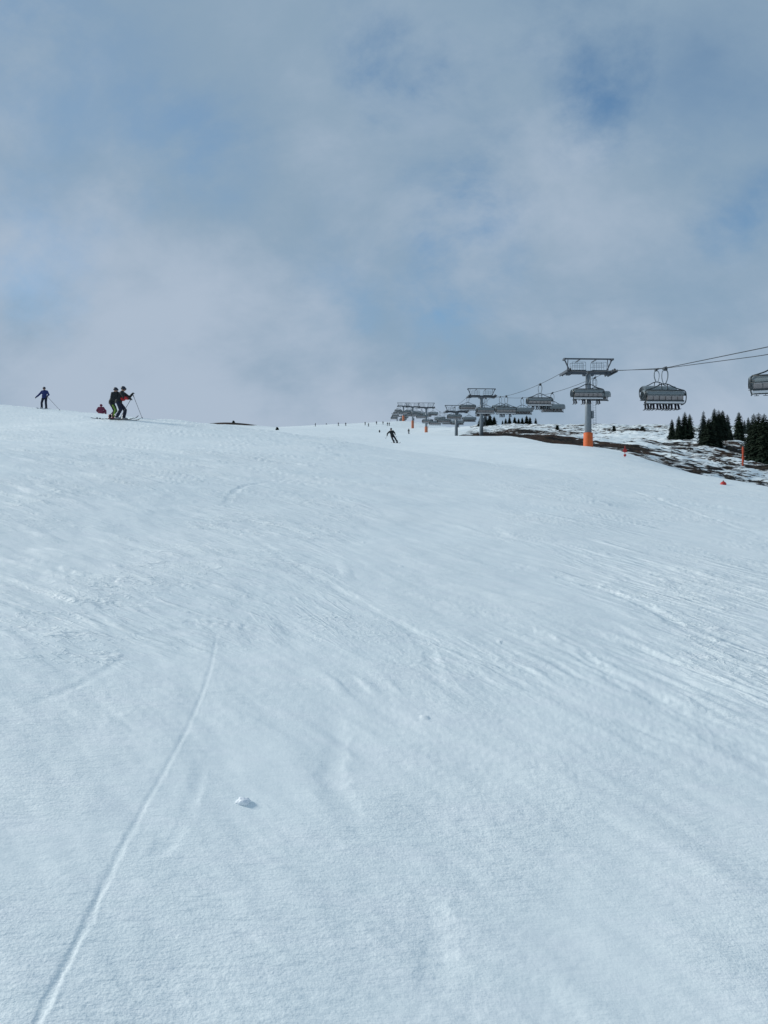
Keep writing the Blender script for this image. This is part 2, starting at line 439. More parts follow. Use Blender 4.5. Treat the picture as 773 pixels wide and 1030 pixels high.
# ------------------------------------------------------------------ ground sheet
def make_ground():
    th_f = np.arange(-36, 36.01, .075)
    th_b = np.concatenate([np.arange(-180, -36, 2.0), th_f, np.arange(38, 180, 2.0)])
    rings = [1.15]
    while rings[-1] < 620:
        r = rings[-1]; rings.append(r*(1.0052 if r < 12 else 1.0068))
    while rings[-1] < 14000: rings.append(rings[-1]*1.12)
    rr = np.array(rings); tt = np.radians(th_b)
    TH, RR = np.meshgrid(tt, rr)
    X = RR*np.sin(TH); Y = RR*np.cos(TH)
    Z = base_h(X, Y)+detail_h(X, Y)
    nr, nt_ = X.shape
    co = np.stack([X, Y, Z], -1).reshape(-1, 3)
    c0 = np.array([[0, 0, float(gz(0, 0))]])
    co = np.vstack([co, c0])
    i = np.arange(nr-1)[:, None]; j = np.arange(nt_)[None]
    j2 = (j+1) % nt_
    q = np.stack([i*nt_+j, i*nt_+j2, (i+1)*nt_+j2, (i+1)*nt_+j], -1).reshape(-1, 4)[:, ::-1]
    jj = np.arange(nt_); tri = np.stack([np.full(nt_, nr*nt_), jj, (jj+1) % nt_], -1)[:, ::-1]
    nq = len(q); ntri = len(tri)
    me = bpy.data.meshes.new('snow_slope')
    me.vertices.add(len(co)); me.vertices.foreach_set('co', co.astype(np.float32).ravel())
    loops = np.concatenate([q.ravel(), tri.ravel()]).astype(np.int32)
    me.loops.add(len(loops)); me.loops.foreach_set('vertex_index', loops)
    me.polygons.add(nq+ntri)
    st = np.concatenate([np.arange(nq)*4, nq*4+np.arange(ntri)*3]).astype(np.int32)
    me.polygons.foreach_set('loop_start', st)
    me.polygons.foreach_set('use_smooth', np.ones(nq+ntri, bool))
    me.update(calc_edges=True); me.validate()
    a = me.attributes.new('bare', 'FLOAT', 'POINT')
    a.data.foreach_set('value', dens_h(co[:, 0], co[:, 1]).astype(np.float32))
    x, y = co[:, 0], co[:, 1]; r = np.hypot(x, y)
    left = 1-sstep(-1.6, .4, x+.02*y); right = sstep(-.2, 1.4, x-.12*y+.3)
    reg = sstep(-.2, .5, perlin(x/(1.7+.1*r), y/(1.1+.1*r), 58)+.45*left*sstep(3.0, 4.8, r)+.35*right*sstep(4.5, 7, r)-.14)*sstep(2.2, 5, r)
    reg = reg*(1-sstep(0, 5, x-edge_x(y))*sstep(45, 60, y))
    for nm, vv in (('scraped', reg), ('leftness', left)):
        a = me.attributes.new(nm, 'FLOAT', 'POINT'); a.data.foreach_set('value', vv.astype(np.float32))
    o = link_mesh('ground', me, snow_material())
    tag(o, 'white snow slope with ski tracks and patchy bare hillside beyond', 'ground', kind='structure')
make_ground()

# ------------------------------------------------------------------ chairlift
LA, LB, G = 29.9, .053, 2.7
def line_x(y, side=0): return LA+side*G-LB*y
YAW = math.atan(LB)
TY = [94.3, 167, 204, 278, 332, 383, 428]
TZ = [18.85, 26.8, 28.3, 39.4, 47.0, 54.3, 54.8]
SAG = [1.7, .5, 1.9, 1.0, .9, .6]
def rope_z(y, side=-1):
    if y <= TY[0]:
        if side < 0: return float(np.interp(y, [-40, 0, 28, 48.0, 65.4, 85.8, TY[0]], [4.6, 7.4, 9.8, 12.0, 13.75, 17.1, TZ[0]]))
        return float(np.interp(y, [-40, 0, 40, 60.5, 80.3, TY[0]], [5.6, 8.3, 11.6, 13.8, 16.4, TZ[0]]))
    for i in range(len(TY)-1):
        if y <= TY[i+1]:
            t = (y-TY[i])/(TY[i+1]-TY[i]); return TZ[i]*(1-t)+TZ[i+1]*t-SAG[i]*4*t*(1-t)
    d = y-TY[-1]; return TZ[-1]-.02*d-.0008*d*d

def tower(y, zr, n_, label, pad):
    ph = {0: 1.65, 3: 2.7, 4: 3.4, 5: 3.0}.get(n_, 1.7)
    x = line_x(y); g = gz(x, y); z0 = g
    t = empty('lift_tower', (x, y, z0), YAW, label, 'lift tower', 'towers of the chairlift')
    H = zr-z0
    MB().tube([(0, 0, -1), (0, 0, H*.5), (0, 0, H-.35)], [.44, .38, .31], 20).build('pole', M['steel'], t, True)
    p = MB().box((0, 0, H-.28), (5.7, .42, .36)).box((0, 0, H-.5), (1.3, .6, .3)).box((0, 0, H-.08), (3.6, .5, .06))
    p.build('crossbeam', M['beam'], t, bevel=.02)
    for s in (-1, 1):
        b = MB().box((s*2.75, 0, H-.28), (.24, 2.4, .2)).box((s*2.75, -1.1, H-.22), (.18, 1.3, .16)).box((s*2.75, 1.1, H-.22), (.18, 1.3, .16))
        b.box((s*3.02, 0, H-.3), (.12, 3.4, .3)).box((s*2.45, 0, H-.36), (.5, .7, .42))
        sh = b.build('sheave_assembly', M['beam'], t, bevel=.015)
        for k in range(6):
            yy = -1.65+.66*k
            MB().tube([(s*G-.06, yy, H-.22), (s*G+.06, yy, H-.22)], .2, 14).build('sheave', M['rubber'], sh)
    f = MB().box((0, 0, H+1.42), (6.1, .16, .16)).box((-1.0, .9, H+1.36), (.1, 1.9, .1)).box((1.0, .9, H+1.36), (.1, 1.9, .1))
    for s in (-1, 1):
        f.tube([(s*2.95, 0, H+1.36), (s*2.25, 0, H-.12)], .085, 8)
        f.tube([(s*2.45, .15, H+1.36), (s*2.55, .15, H-.12)], .05, 6)
        f.box((s*2.95, 0, H+1.34), (.2, .9, .2))
    f.build('upper_frame', M['beam'], t)
    for s in (-1, 1):
        w = MB()
        for yy in (-.45, .45):
            w.tube([(s*.45, yy, H+.95), (s*2.1, yy, H+.95)], .022, 6).tube([(s*.45, yy, H+.5), (s*2.1, yy, H+.5)], .018, 6)
            for xx in (.45, .9, 1.5, 2.1): w.tube([(s*xx, yy, H-.05), (s*xx, yy, H+.95)], .024, 6)
        w.build('guard_rail', M['steel'], t)
        MB().box((s*1.3, 0, H-.01), (1.9, .95, .04)).build('work_platform', M['steel'], t)
    l = MB()
    hh = H-.6
    for xx in (.48, .86): l.tube([(xx, -.42, 2.2), (xx*.9, -.36, hh)], .02, 6)
    k = 2.3
    while k < hh: l.tube([(.48, -.41, k), (.85, -.41, k)], .014, 5); k += .3
    l.build('ladder', M['steel'], t)
    MB().box((.50, -.05, H*.42), (.3, .42, .9)).build('control_box', M['steel'], t, bevel=.03)
    if pad:
        MB().tube([(0, 0, -.6), (0, 0, 0), (0, 0, ph), (0, 0, ph+.05)], [.58, .58, .55, .5], 16).build('safety_padding', M['orange' if n_ < 3 else 'orange_hazed'], t, True)
    return t
names = ['nearest grey lift tower with orange padded foot, standing at the piste edge',
         'second lift tower from the right, tall and without orange pad, on dark heather',
         'third grey lift tower from the right, shorter one with a dark foot in bare ground',
         'fourth lift tower from the right, its orange padded foot standing on the white piste',
         'fifth lift tower from the right with slim orange padded foot higher up the piste',
         'sixth lift tower from the right with orange padded foot on the snow crest',
         'farthest lift tower, at the left end of the row behind the snow crest']
for i, (y, z) in enumerate(zip(TY, TZ)): tower(y, z, i, names[i], i in (0, 3, 4, 5))

for s, lb in ((-1, 'left hauling cable of the chairlift, rising to the upper line at the right edge'), (1, 'right hauling cable of the chairlift, the lower line at the right edge')):
    ys = list(np.arange(-30, 520, 1.5))
    # a chair's weight makes a slight kink only; keep the plain sag
    pts = [(line_x(y, s), y, rope_z(y, s)+.02) for y in ys]
    tag(MB().tube(pts, .03, 6).build('hauling_cable', M['rope'], None, True), lb, 'cable', 'hauling cables of the chairlift')

def profile_strip(mb, prof, x0, x1, th=.02, round_=.0):
    """extrude an open y-z profile across x as a thin closed sheet; ends pulled in to round the corners"""
    n_ = len(prof); xs = [x0, x0+.10, x0+.3, x1-.3, x1-.10, x1]
    sc_ = [1-round_, 1-round_*.3, 1, 1, 1-round_*.3, 1-round_]
    cy = sum(p[0] for p in prof)/n_; cz = sum(p[1] for p in prof)/n_
    V = []; Fc = []
    for lay in (0, 1):
        for x, k in zip(xs, sc_):
            for i, (y, z) in enumerate(prof):
                y2 = cy+(y-cy)*k; z2 = cz+(z-cz)*k
                a = prof[max(i-1, 0)]; b = prof[min(i+1, n_-1)]
                d = Vector((b[0]-a[0], b[1]-a[1])).normalized(); nn = Vector((-d.y, d.x))
                V.append((x, y2+nn.x*th*lay, z2+nn.y*th*lay))
    m = len(xs)
    idx = lambda l, j, i: l*m*n_+j*n_+i
    for j in range(m-1):
        for i in range(n_-1):
            Fc.append((idx(0, j, i), idx(0, j, i+1), idx(0, j+1, i+1), idx(0, j+1, i)))
            Fc.append((idx(1, j, i), idx(1, j+1, i), idx(1, j+1, i+1), idx(1, j, i+1)))
        for i in (0, n_-1): Fc.append((idx(0, j, i), idx(0, j+1, i), idx(1, j+1, i), idx(1, j, i)))
    for j in (0, m-1):
        for i in range(n_-1): Fc.append((idx(0, j, i), idx(1, j, i), idx(1, j, i+1), idx(0, j, i+1)))
    mb.add(V, Fc); return mb
def arc(pts, k=6): return [tuple(p) for p in smooth_poly(pts, k)]
HW = 1.75
def make_chair():
    t = empty('lift_chair', (0, 0, 0))
    # grip and hanger; origin at the rope
    MB().box((0, 0, .02), (.16, .62, .16)).box((.1, 0, -.08), (.16, .4, .2)).tube([(0, .42, .06), (0, .3, -.02)], .06, 6).tube([(0, -.42, .06), (0, -.3, -.02)], .06, 6).build('grip', M['dsteel'], t, bevel=.01)
    h = MB().tube(arc([(.1, 0, -.1), (.26, 0, -.3), (.27, 0, -.75), (.16, .02, -1.15), (.05, .03, -1.35)]), .055, 10)
    h.tube(arc([(.0, 0, -.1), (-.20, 0, -.3), (-.24, 0, -.75), (-.14, .02, -1.15), (-.05, .03, -1.35)]), .04, 10)
    h.build('hanger', M['steel'], t, True)
    fr = MB()
    for s in (-1, 1):
        fr.tube(arc([(0, .02, -1.3), (s*.35, .0, -1.36), (s*.85, -.05, -1.62), (s*1.25, -.1, -1.76), (s*HW*.93, -.12, -1.86)]), .045, 8)
        fr.tube([(s*.25, .03, -1.36), (s*.25, -.1, -1.8)], .04, 8)
        # side hoops: down behind the backrest, forward under the seat
        fr.tube(arc([(s*HW*.93, -.12, -1.86), (s*(HW-.02), -.24, -2.05), (s*HW, -.28, -2.45), (s*(HW-.03), -.22, -2.85), (s*(HW-.1), .0, -3.0), (s*(HW-.12), .42, -3.02)]), .045, 8)
    fr.tube([(-HW*.93, -.12, -1.86), (HW*.93, -.12, -1.86)], .05, 8)
    fr.tube([(-HW+.1, .12, -2.98), (HW-.1, .12, -2.98)], .035, 8)
    fr.tube([(-HW+.02, -.27, -2.2), (HW-.02, -.27, -2.2)], .035, 8)
    fr.build('frame', M['bframe'], t, True)
    # six seats
    sw = (2*HW-.35)/6
    for k in range(6):
        cx_ = -HW+.175+sw*(k+.5)
        s_ = MB().box((cx_, .16, -2.9), (sw-.05, .52, .09)).build('seat', M['shell'], t, bevel=.03)
        MB().box((cx_, -.17, -2.52), (sw-.035, .08, .62), rx=R(8)).build('backrest', M['back'], t, bevel=.03)
    MB().box((0, -.19, -2.89), (2*HW-.25, .1, .17), rx=R(20)).box((0, -.26, -2.33), (2*HW-.4, .05, .09)).build('back_shell', M['white'], t, bevel=.02)
    MB().box((0, -.235, -2.76), (2*HW-.3, .06, .10)).build('back_rail', M['bframe'], t)
    # bubble cover, closed
    pr = arc([(-.29, -2.22), (-.27, -1.98), (-.05, -1.72), (.35, -1.50), (.8, -1.70), (1.0, -2.15), (.98, -2.6)])
    bb = profile_strip(MB(), pr, -HW-.04, HW+.04, .015, .36).build('bubble_cover', M['bubble'], t, True)
    ed = MB()
    for s in (-1, 1):
        pp = arc([(-.25, -2.22), (-.23, -2.02), (-.03, -1.79), (.35, -1.58), (.74, -1.76), (.93, -2.15), (.9, -2.6)])
        ed.tube([(s*(HW+.0), .34+(a-.34)*.8, -2.1+(b+2.1)*.8) for a, b in pp], .04, 6)
    ed.tube([(-HW, .96, -2.6), (HW, .96, -2.6)], .035, 6).tube([(-HW, -.31, -2.22), (HW, -.31, -2.22)], .045, 6)
    ed.build('bubble_rim', M['bframe'], bb, True)
    fb = MB().tube([(-HW+.2, .55, -2.62), (HW-.2, .55, -2.62)], .025, 6)
    for k in range(6):
        cx_ = -HW+.175+sw*(k+.5)
        fb.tube([(cx_, .55, -2.62), (cx_, .62, -2.86), (cx_, .66, -3.02)], .018, 6).tube([(cx_-.14, .68, -3.02), (cx_+.14, .68, -3.02)], .02, 6)
    for s in (-1, 1): fb.tube(arc([(s*(HW-.15), -.1, -2.25), (s*(HW-.1), .3, -2.3), (s*(HW-.2), .55, -2.62)]), .025, 6)
    fb.build('safety_bar', M['dsteel'], t, True)
    return t
ordn = ['first', 'second', 'third', 'fourth', 'fifth', 'sixth', 'seventh']
tn = ['nearest', 'second', 'third', 'fourth', 'fifth', 'sixth', 'seventh']
LEFT = [48.0, 65.4, 85.8, 106.8, 129, 147.5, 168.5]+[168.5+20*k for k in range(1, 11)]+[381, 391, 401, 412]
RIGHT = [80.3, 100, 120.3, 140.5, 160]+[160+20*k for k in range(1, 11)]+[372, 386, 396, 406, 416, 424]
proto = None; chairs = {}
for side, ys in ((-1, LEFT), (1, RIGHT)):
    cnt = {}
    for y in ys:
        if proto is None: proto = make_chair(); o = proto
        else: o = copy_tree(proto)
        o.location = (line_x(y, side), y, rope_z(y, side)); o.rotation_euler = (0, 0, YAW + (0 if side < 0 else PI))
        k = sum(1 for a in TY if a < y)-1; cnt[k] = cnt.get(k, 0)+1
        sd = 'left' if side < 0 else 'right'
        if y == 48.0: lb = 'grey bubble chair cut off by the right edge of the photo'
        elif y == 65.4: lb = 'large six seat bubble chair full of riders, hanging low between tower and trees'
        elif y == 80.3: lb = 'bubble chair half hidden behind the large loaded chair right of the nearest tower'
        elif y == 85.8: lb = 'grey bubble chair with riders, hanging in front of the nearest tower pole'
        elif k < 0: lb = 'grey bubble chair on the %s cable just before the nearest tower' % sd
        else: lb = 'grey bubble chair on the %s cable, %s one uphill of the %s tower' % (sd, ordn[cnt[k]-1], tn[k])
        tag(o, lb, 'lift chair', 'bubble chairs hanging on the lift')
        chairs[(side, y)] = o
        if y == 48.0:
            for ch in kids(o):
                if ch.name.startswith('bubble_cover'): ch.scale = (1, 1, .75); ch.location.z = -2.6*.25
            o.rotation_euler.z = R(-20)

# ------------------------------------------------------------------ people
def skinned(name, verts, edges, radii, m, parent=None, vox=.024):
    """one continuous surface around a skeleton: tapered limbs fused by a voxel remesh and smoothed"""
    mb = MB(); rad = [Vector(r) if isinstance(r, tuple) else Vector((r, r, r)) for r in radii]
    verts = [Vector(v) for v in verts]
    for v, r in zip(verts, rad): mb.ball(v, r, 16, 10)
    for i, j in edges:
        a, b = verts[i], verts[j]; n_ = max(2, int((b-a).length/.035))
        for k in range(1, n_): mb.ball(a.lerp(b, k/n_), rad[i].lerp(rad[j], k/n_), 14, 8)
    me = mb.mesh(name+'_src')
    o = bpy.data.objects.new(name+'_src', me); col.objects.link(o)
    md = o.modifiers.new('r', 'REMESH'); md.mode = 'VOXEL'; md.voxel_size = vox; md.use_smooth_shade = True
    sm = o.modifiers.new('s', 'SMOOTH'); sm.factor = .5; sm.iterations = 5
    dg = bpy.context.evaluated_depsgraph_get(); dg.update()
    em = bpy.data.meshes.new_from_object(o.evaluated_get(dg)); em.name = name
    bpy.data.objects.remove(o); bpy.data.meshes.remove(me)
    em.materials.clear()
    # cloth folds
    if name != 'body':
        co = np.empty(len(em.vertices)*3, np.float32); em.vertices.foreach_get('co', co); co = co.reshape(-1, 3)
        no = np.empty(len(em.vertices)*3, np.float32); em.vertices.foreach_get('normal', no); no = no.reshape(-1, 3)
        f = fbm(co[:, 0]/.22+co[:, 1]/.3, co[:, 2]/.09+co[:, 1]/.2, 2, 91)
        co += no*(.012*f)[:, None]; em.vertices.foreach_set('co', co.ravel())
    return link_mesh(name, em, m, parent, True)
def person(label, P_, c, loc, rz=0, group=None, skis=True, scale=1.0, ski_rot=0, poles=None):
    """P_: joints. pelvis,chest,neck,head + per side (l,r): sh,el,wr and hip,kn,an ; faces +Y"""
    t = empty('person', loc, rz, label, 'person', group)
    V = lambda k: Vector(P_[k])
    pel, che, nek, hea = V('pelvis'), V('chest'), V('neck'), V('head')
    mid = (pel+che)/2
    v = [pel, mid, che, nek, hea-Vector((0, 0, .03)), hea+Vector((0, 0, .09))]; e = [(0, 1), (1, 2), (2, 3), (3, 4), (4, 5)]; r = [.13, .12, .14, .06, .08, .06]
    for s in 'lr':
        k = len(v); v += [V('sh'+s), V('el'+s), V('wr'+s)]; e += [(2, k), (k, k+1), (k+1, k+2)]; r += [.07, .05, .035]
        k = len(v); v += [V('hip'+s), V('kn'+s), V('an'+s)]; e += [(0, k), (k, k+1), (k+1, k+2)]; r += [.09, .065, .05]
    skinned('body', v, e, r, M['skin'], t)
    v = [mid, che, pel+Vector((0, 0, .05)), pel-Vector((0, 0, .03)), che*.45+nek*.55, nek+Vector((0, 0, -.01))]; e = [(0, 1), (0, 2), (2, 3), (1, 4), (4, 5)]; r = [(.185, .145, .17), (.20, .155, .17), (.20, .165, .12), (.205, .175, .08), (.15, .12, .09), (.085, .085, .06)]
    for s in 'lr':
        k = len(v); el = V('el'+s); wr = V('wr'+s)
        v += [V('sh'+s)*.95+che*.05, el, wr]; e += [(4, k), (k, k+1), (k+1, k+2)]; r += [.095, .078, .06]
    skinned('jacket', v, e, r, c['jacket'], t)
    v = [pel, pel+Vector((0, 0, .08))]; e = [(0, 1)]; r = [(.17, .14, .12), (.165, .13, .10)]
    for s in 'lr':
        k = len(v); v += [V('hip'+s), V('kn'+s), V('an'+s)]; e += [(0, k), (k, k+1), (k+1, k+2)]; r += [.115, .092, .088]
    skinned('trousers', v, e, r, c['trousers'], t)
    if c.get('stripe'):
        sm = MB()
        for s in 'lr':
            sx = .115 if s == 'r' else -.115
            a, b, d = V('hip'+s), V('kn'+s), V('an'+s)
            o_ = Vector((sx*.7, .06, 0))
            sm.tube([a*.75+b*.25+o_, b+o_*.95, d+o_*.8], [.045, .045, .04], 6)
        sm.build('trouser_stripe', c['stripe'], t, True)
    hd = P_.get('look', 0)
    P_ = dict(P_)
    if skis and 'upv' not in P_ and loc[1] > 5:
        f0 = Vector(P_.get('foot', (0, 1, 0))); f0.z = 0; f0.normalize(); fw = Matrix.Rotation(rz, 3, 'Z') @ f0
        P_['foot'] = (f0.x, f0.y, (gz(loc[0]+fw.x*.9, loc[1]+fw.y*.9)-gz(loc[0]-fw.x*.5, loc[1]-fw.y*.5))/1.4)
    H_ = hea
    face = MB().ball((0, .055, .0), (.07, .06, .1), 12, 8).ball((0, .118, -.005), (.013, .018, .022), 8, 6).ball((0, .108, -.05), (.026, .012, .008), 8, 6)
    for s in (-1, 1): face.ball((s*.03, .105, .03), (.012, .01, .008), 8, 6).ball((s*.088, .0, -.01), (.012, .022, .032), 8, 6)
    fo = face.build('face', M['skin'], t, True); fo.location = H_; fo.rotation_euler = (P_.get('nod', 0), 0, hd)
    hm = MB().ball((0, -.01, .045), (.112, .13, .115), 16, 10).tube([(-.09, .06, .07), (0, .125, .075), (.09, .06, .07)], [.03, .03, .03], 6).build('helmet', c.get('helmet', M['helmet']), t, True)
    hm.location = H_; hm.rotation_euler = fo.rotation_euler
    gg = MB().tube(arc([(-.09, .04, .035), (-.06, .10, .035), (0, .12, .035), (.06, .10, .035), (.09, .04, .035)]), .032, 8).build('goggles', M['goggles'], t, True)
    gg.location = H_; gg.rotation_euler = fo.rotation_euler
    for s in 'lr':
        wr = V('wr'+s); el = V('el'+s); d = (wr-el).normalized(); sx = -1 if s == 'l' else 1
        side = d.cross(Vector((0, 0, 1)))
        if side.length < .1: side = Vector((1, 0, 0))
        side.normalize(); up = side.cross(d)
        g = MB().tube([wr-d*.05, wr+d*.02, wr+d*.07, wr+d*.11], [.05, .045, .048, .04], 10)
        for k in range(4):
            b = wr+d*.10+side*(k-1.5)*.021; ln = (.055, .065, .062, .048)[k]
            g.tube([b, b+d*ln*.5-up*.008, b+d*ln*.7-up*.04, b+d*ln*.3-up*.055], [.013, .013, .012, .009], 6)
        b = wr+d*.03-side*.045*sx; g.tube([b, b-side*.025*sx+d*.03, b-side*.01*sx+d*.055-up*.03], [.014, .013, .01], 6)
        g.build('glove', c.get('glove', M['blackj']), t, True)
        an = V('an'+s); f = Vector(P_.get('foot'+s, P_.get('foot', (0, 1, 0)))).normalized(); z = Vector((0, 0, 1))
        if 'upv' in P_: z = Vector(P_['upv'])
        z = (z-f*z.dot(f)).normalized()
        bt = MB().tube([an+z*.14-f*.02, an, an-z*.07+f*.01], [.085, .075, .07], 10).tube([an-z*.06-f*.09, an-z*.06+f*.06, an-z*.075+f*.2], [.06, .062, .045], 10)
        bt.build('ski_boot', c.get('boot', M['boot']), t, True)
        if skis:
            base = an-z*.135; sd = f.cross(z)
            mb = MB(); L_ = c.get('skilen', .85); st = [(-L_*.95, .045, .01), (-L_*.8, .048, 0), (0, .036, 0), (L_*.7, .05, 0), (L_*.9, .048, .03), (L_*1.02, .015, .10)]
            vv = []; ff = []
            for (q, w, u) in st:
                c0 = base+f*(q+.03)+z*u
                vv += [c0-sd*w, c0+sd*w, c0+sd*w+z*.016, c0-sd*w+z*.016]
            for i in range(len(st)-1):
                for k in range(4): ff.append((i*4+k, i*4+(k+1) % 4, (i+1)*4+(k+1) % 4, (i+1)*4+k))
            ff += [(3, 2, 1, 0), tuple(len(vv)-4+k for k in range(4))]
            mb.add(vv, ff)
            sk = mb.build('ski', c.get('ski', M['ski']), t)
            MB().box(base+z*.035+f*.17, (.06, .06, .05)).box(base+z*.035-f*.14, (.06, .08, .06)).build('binding', M['dsteel'], sk)
    if scale != 1: t.scale = (scale,)*3
    return t
def ski_pole(a, b, label, group=None):
    """grip end a, tip b (world)"""
    a = Vector(a); b = Vector(b); d = (b-a).normalized()
    t = empty('ski_pole', b, 0, label, 'ski pole', group)
    a -= b
    MB().tube([a*.9, Vector((0, 0, 0))], [.013, .010], 6).build('shaft', M['dsteel'], t, True)
    MB().tube([a+a.normalized()*.04, a*.9], [.02, .016], 8).build('grip', M['blackj'], t, True)
    MB().tube([a.normalized()*.07, a.normalized()*.085], [.045, .045], 10).build('basket', M['dsteel'], t)
    return t

# --- skier in navy, far left, on the crest (faces the camera, leaning)
x, y = W(45, 411, 61)[:2]
z = gz(x, y)
P1 = dict(pelvis=(0.03, 0, .92), chest=(0.0, .04, 1.30), neck=(0, .06, 1.47), head=(0, .09, 1.58), nod=-.25,
          shl=(-.2, .03, 1.38), ell=(-.36, .10, 1.12), wrl=(-.34, .30, .95), shr=(.2, .03, 1.38), elr=(.38, .08, 1.14), wrr=(.56, .2, .93),
          hipl=(-.10, 0, .88), knl=(-.13, .10, .50), anl=(-.12, .0, .15), hipr=(.12, 0, .88), knr=(.20, .08, .50), anr=(.24, -.02, .15), foot=(0, 1, 0))
o1 = person('skier in navy blue jacket alone on the crest at far left, one arm held out', P1,
            dict(jacket=M['navy'], trousers=M['navyp'], helmet=M['helmet'], ski=M['skib']), (x, y, z), R(180))
mw = Matrix.Translation((x, y, z)) @ Matrix.Rotation(PI, 4, 'Z')
h = mw @ Vector((-.34, .38, .95)); ski_pole(h, (x+1.30, y-.2, gz(x+1.30, y-.2)), 'thin pole slanting down right from the navy skier at far left')

# --- the pair on the left
xb, yb = W(113.5, 419.5, 42.3)[:2]; zb = gz(xb, yb)
P2 = dict(pelvis=(0.0, -.05, .93), chest=(.0, .06, 1.33), neck=(0, .11, 1.50), head=(0, .16, 1.61), nod=-.3,
          shl=(-.2, .07, 1.40), ell=(-.27, .08, 1.12), wrl=(-.2, .28, .98), shr=(.2, .07, 1.40), elr=(.26, .05, 1.12), wrr=(.18, .28, .98),
          hipl=(-.10, -.04, .88), knl=(-.13, .08, .50), anl=(-.14, -.22, .15), hipr=(.10, -.04, .88), knr=(.12, .16, .50), anr=(.13, .08, .15), foot=(0, 1, 0))
person('skier in black with lime green trouser stripes, half hidden behind the other', P2,
       dict(jacket=M['blackj'], trousers=M['blackp'], stripe=M['green'], boot=M['bootr'], ski=M['ski'], skilen=.42), (xb, yb, zb), R(-95))
xa, ya = W(122.6, 421.5, 39.4)[:2]; za = gz(xa, ya)
P3 = dict(pelvis=(0.0, -.16, .92), chest=(.0, -.02, 1.30), neck=(0, .02, 1.46), head=(0, .07, 1.57), nod=-.4,
          shl=(-.2, .06, 1.37), ell=(-.26, .30, 1.18), wrl=(-.18, .46, 1.33), shr=(.2, .06, 1.37), elr=(.25, .2, 1.10), wrr=(.2, .44, 1.06),
          hipl=(-.10, -.15, .87), knl=(-.12, .14, .52), anl=(-.13, .06, .15), hipr=(.10, -.15, .87), knr=(.12, -.02, .50), anr=(.13, -.22, .15), foot=(0, 1, -.13))
o3 = person('skier in black and red jacket leaning right on his poles, front one of the pair', P3,
            dict(jacket=M['blackj'], trousers=M['navyp'], boot=M['bootw'], ski=M['ski'], skilen=.8), (xa, ya, za), R(-88))
b_ = MB().ball((0, .05, 1.08), (.18, .14, .11), 20, 12).tube([(.25, .2, 1.10), (.2, .40, 1.065)], [.086, .068], 10)
b_.build('red_jacket_panel', M['redj'], o3, True)
MB().box((0, -.22, 1.22), (.32, .2, .46)).build('backpack', M['blackj'], o3, bevel=.06)
mw = Matrix.Translation((xa, ya, za)) @ Matrix.Rotation(R(-88), 4, 'Z')
h = mw @ Vector((-.18, .52, 1.30)); tp = (xa+.98, ya+.25); ski_pole(h, (tp[0], tp[1], gz(*tp)+.08), 'thin ski pole planted in front of the red and black skier')
h = mw @ Vector((.2, .52, 1.04)); tp = (xa-.05, ya-.35); ski_pole(h, (tp[0], tp[1], gz(*tp)), 'ski pole trailing beside the legs of the red and black skier')

# --- person sitting behind the crest
xs, ys = W(101.5, 416, 66)[:2]; zs = gz(xs, ys)
top = EYE+ys*(515-407.2)/F
P4 = dict(pelvis=(0, 0, .16), chest=(0, .06, .52), neck=(0, .09, .66), head=(0, .12, .76),
          shl=(-.2, .06, .58), ell=(-.34, .1, .34), wrl=(-.30, .32, .28), shr=(.2, .06, .58), elr=(.34, .1, .34), wrr=(.30, .32, .28),
          hipl=(-.12, .05, .15), knl=(-.30, .42, .42), anl=(-.26, .72, .14), hipr=(.12, .05, .15), knr=(.30, .42, .42), anr=(.26, .72, .14), foot=(0, .9, .45))
person('person in plum red clothing sitting in the snow behind the crest', P4,
       dict(jacket=M['plum'], trousers=M['plum'], helmet=M['plum'], glove=M['plum']), (xs, ys, max(zs, top-.9)), R(10), skis=False)
# gear lying in the snow near that person
def loose_ski(px, py, d, rz, tilt, label):
    X, Y = W(px, py, d)[:2]
    v = []; f = []; st = [(-.8, .04, .02), (-.6, .045, 0), (0, .035, 0), (.6, .045, 0), (.8, .02, .08)]
    for q, w, u in st: v += [(q, -w, u), (q, w, u), (q, w, u+.02), (q, -w, u+.02)]
    for i in range(4):
        for k in range(4): f.append((i*4+k, i*4+(k+1) % 4, (i+1)*4+(k+1) % 4, (i+1)*4+k))
    f += [(3, 2, 1, 0), (16, 17, 18, 19)]
    t = empty('snow_ski', (X, Y, gz(X, Y)+.05), rz, label, 'ski')
    t.rotation_euler = (0, -tilt, rz)
    MB().add(v, f).build('ski_blade', M['ski'], t)
    MB().box((.12, 0, .05), (.08, .06, .06)).box((-.18, 0, .05), (.1, .06, .07)).build('binding', M['dsteel'], t)
loose_ski(99.5, 419, 50, R(75), .05, 'dark ski lying in the snow left of the pair of skiers')
loose_ski(130, 418, 47, R(60), .35, 'ski with tip raised out of the snow right of the pair')

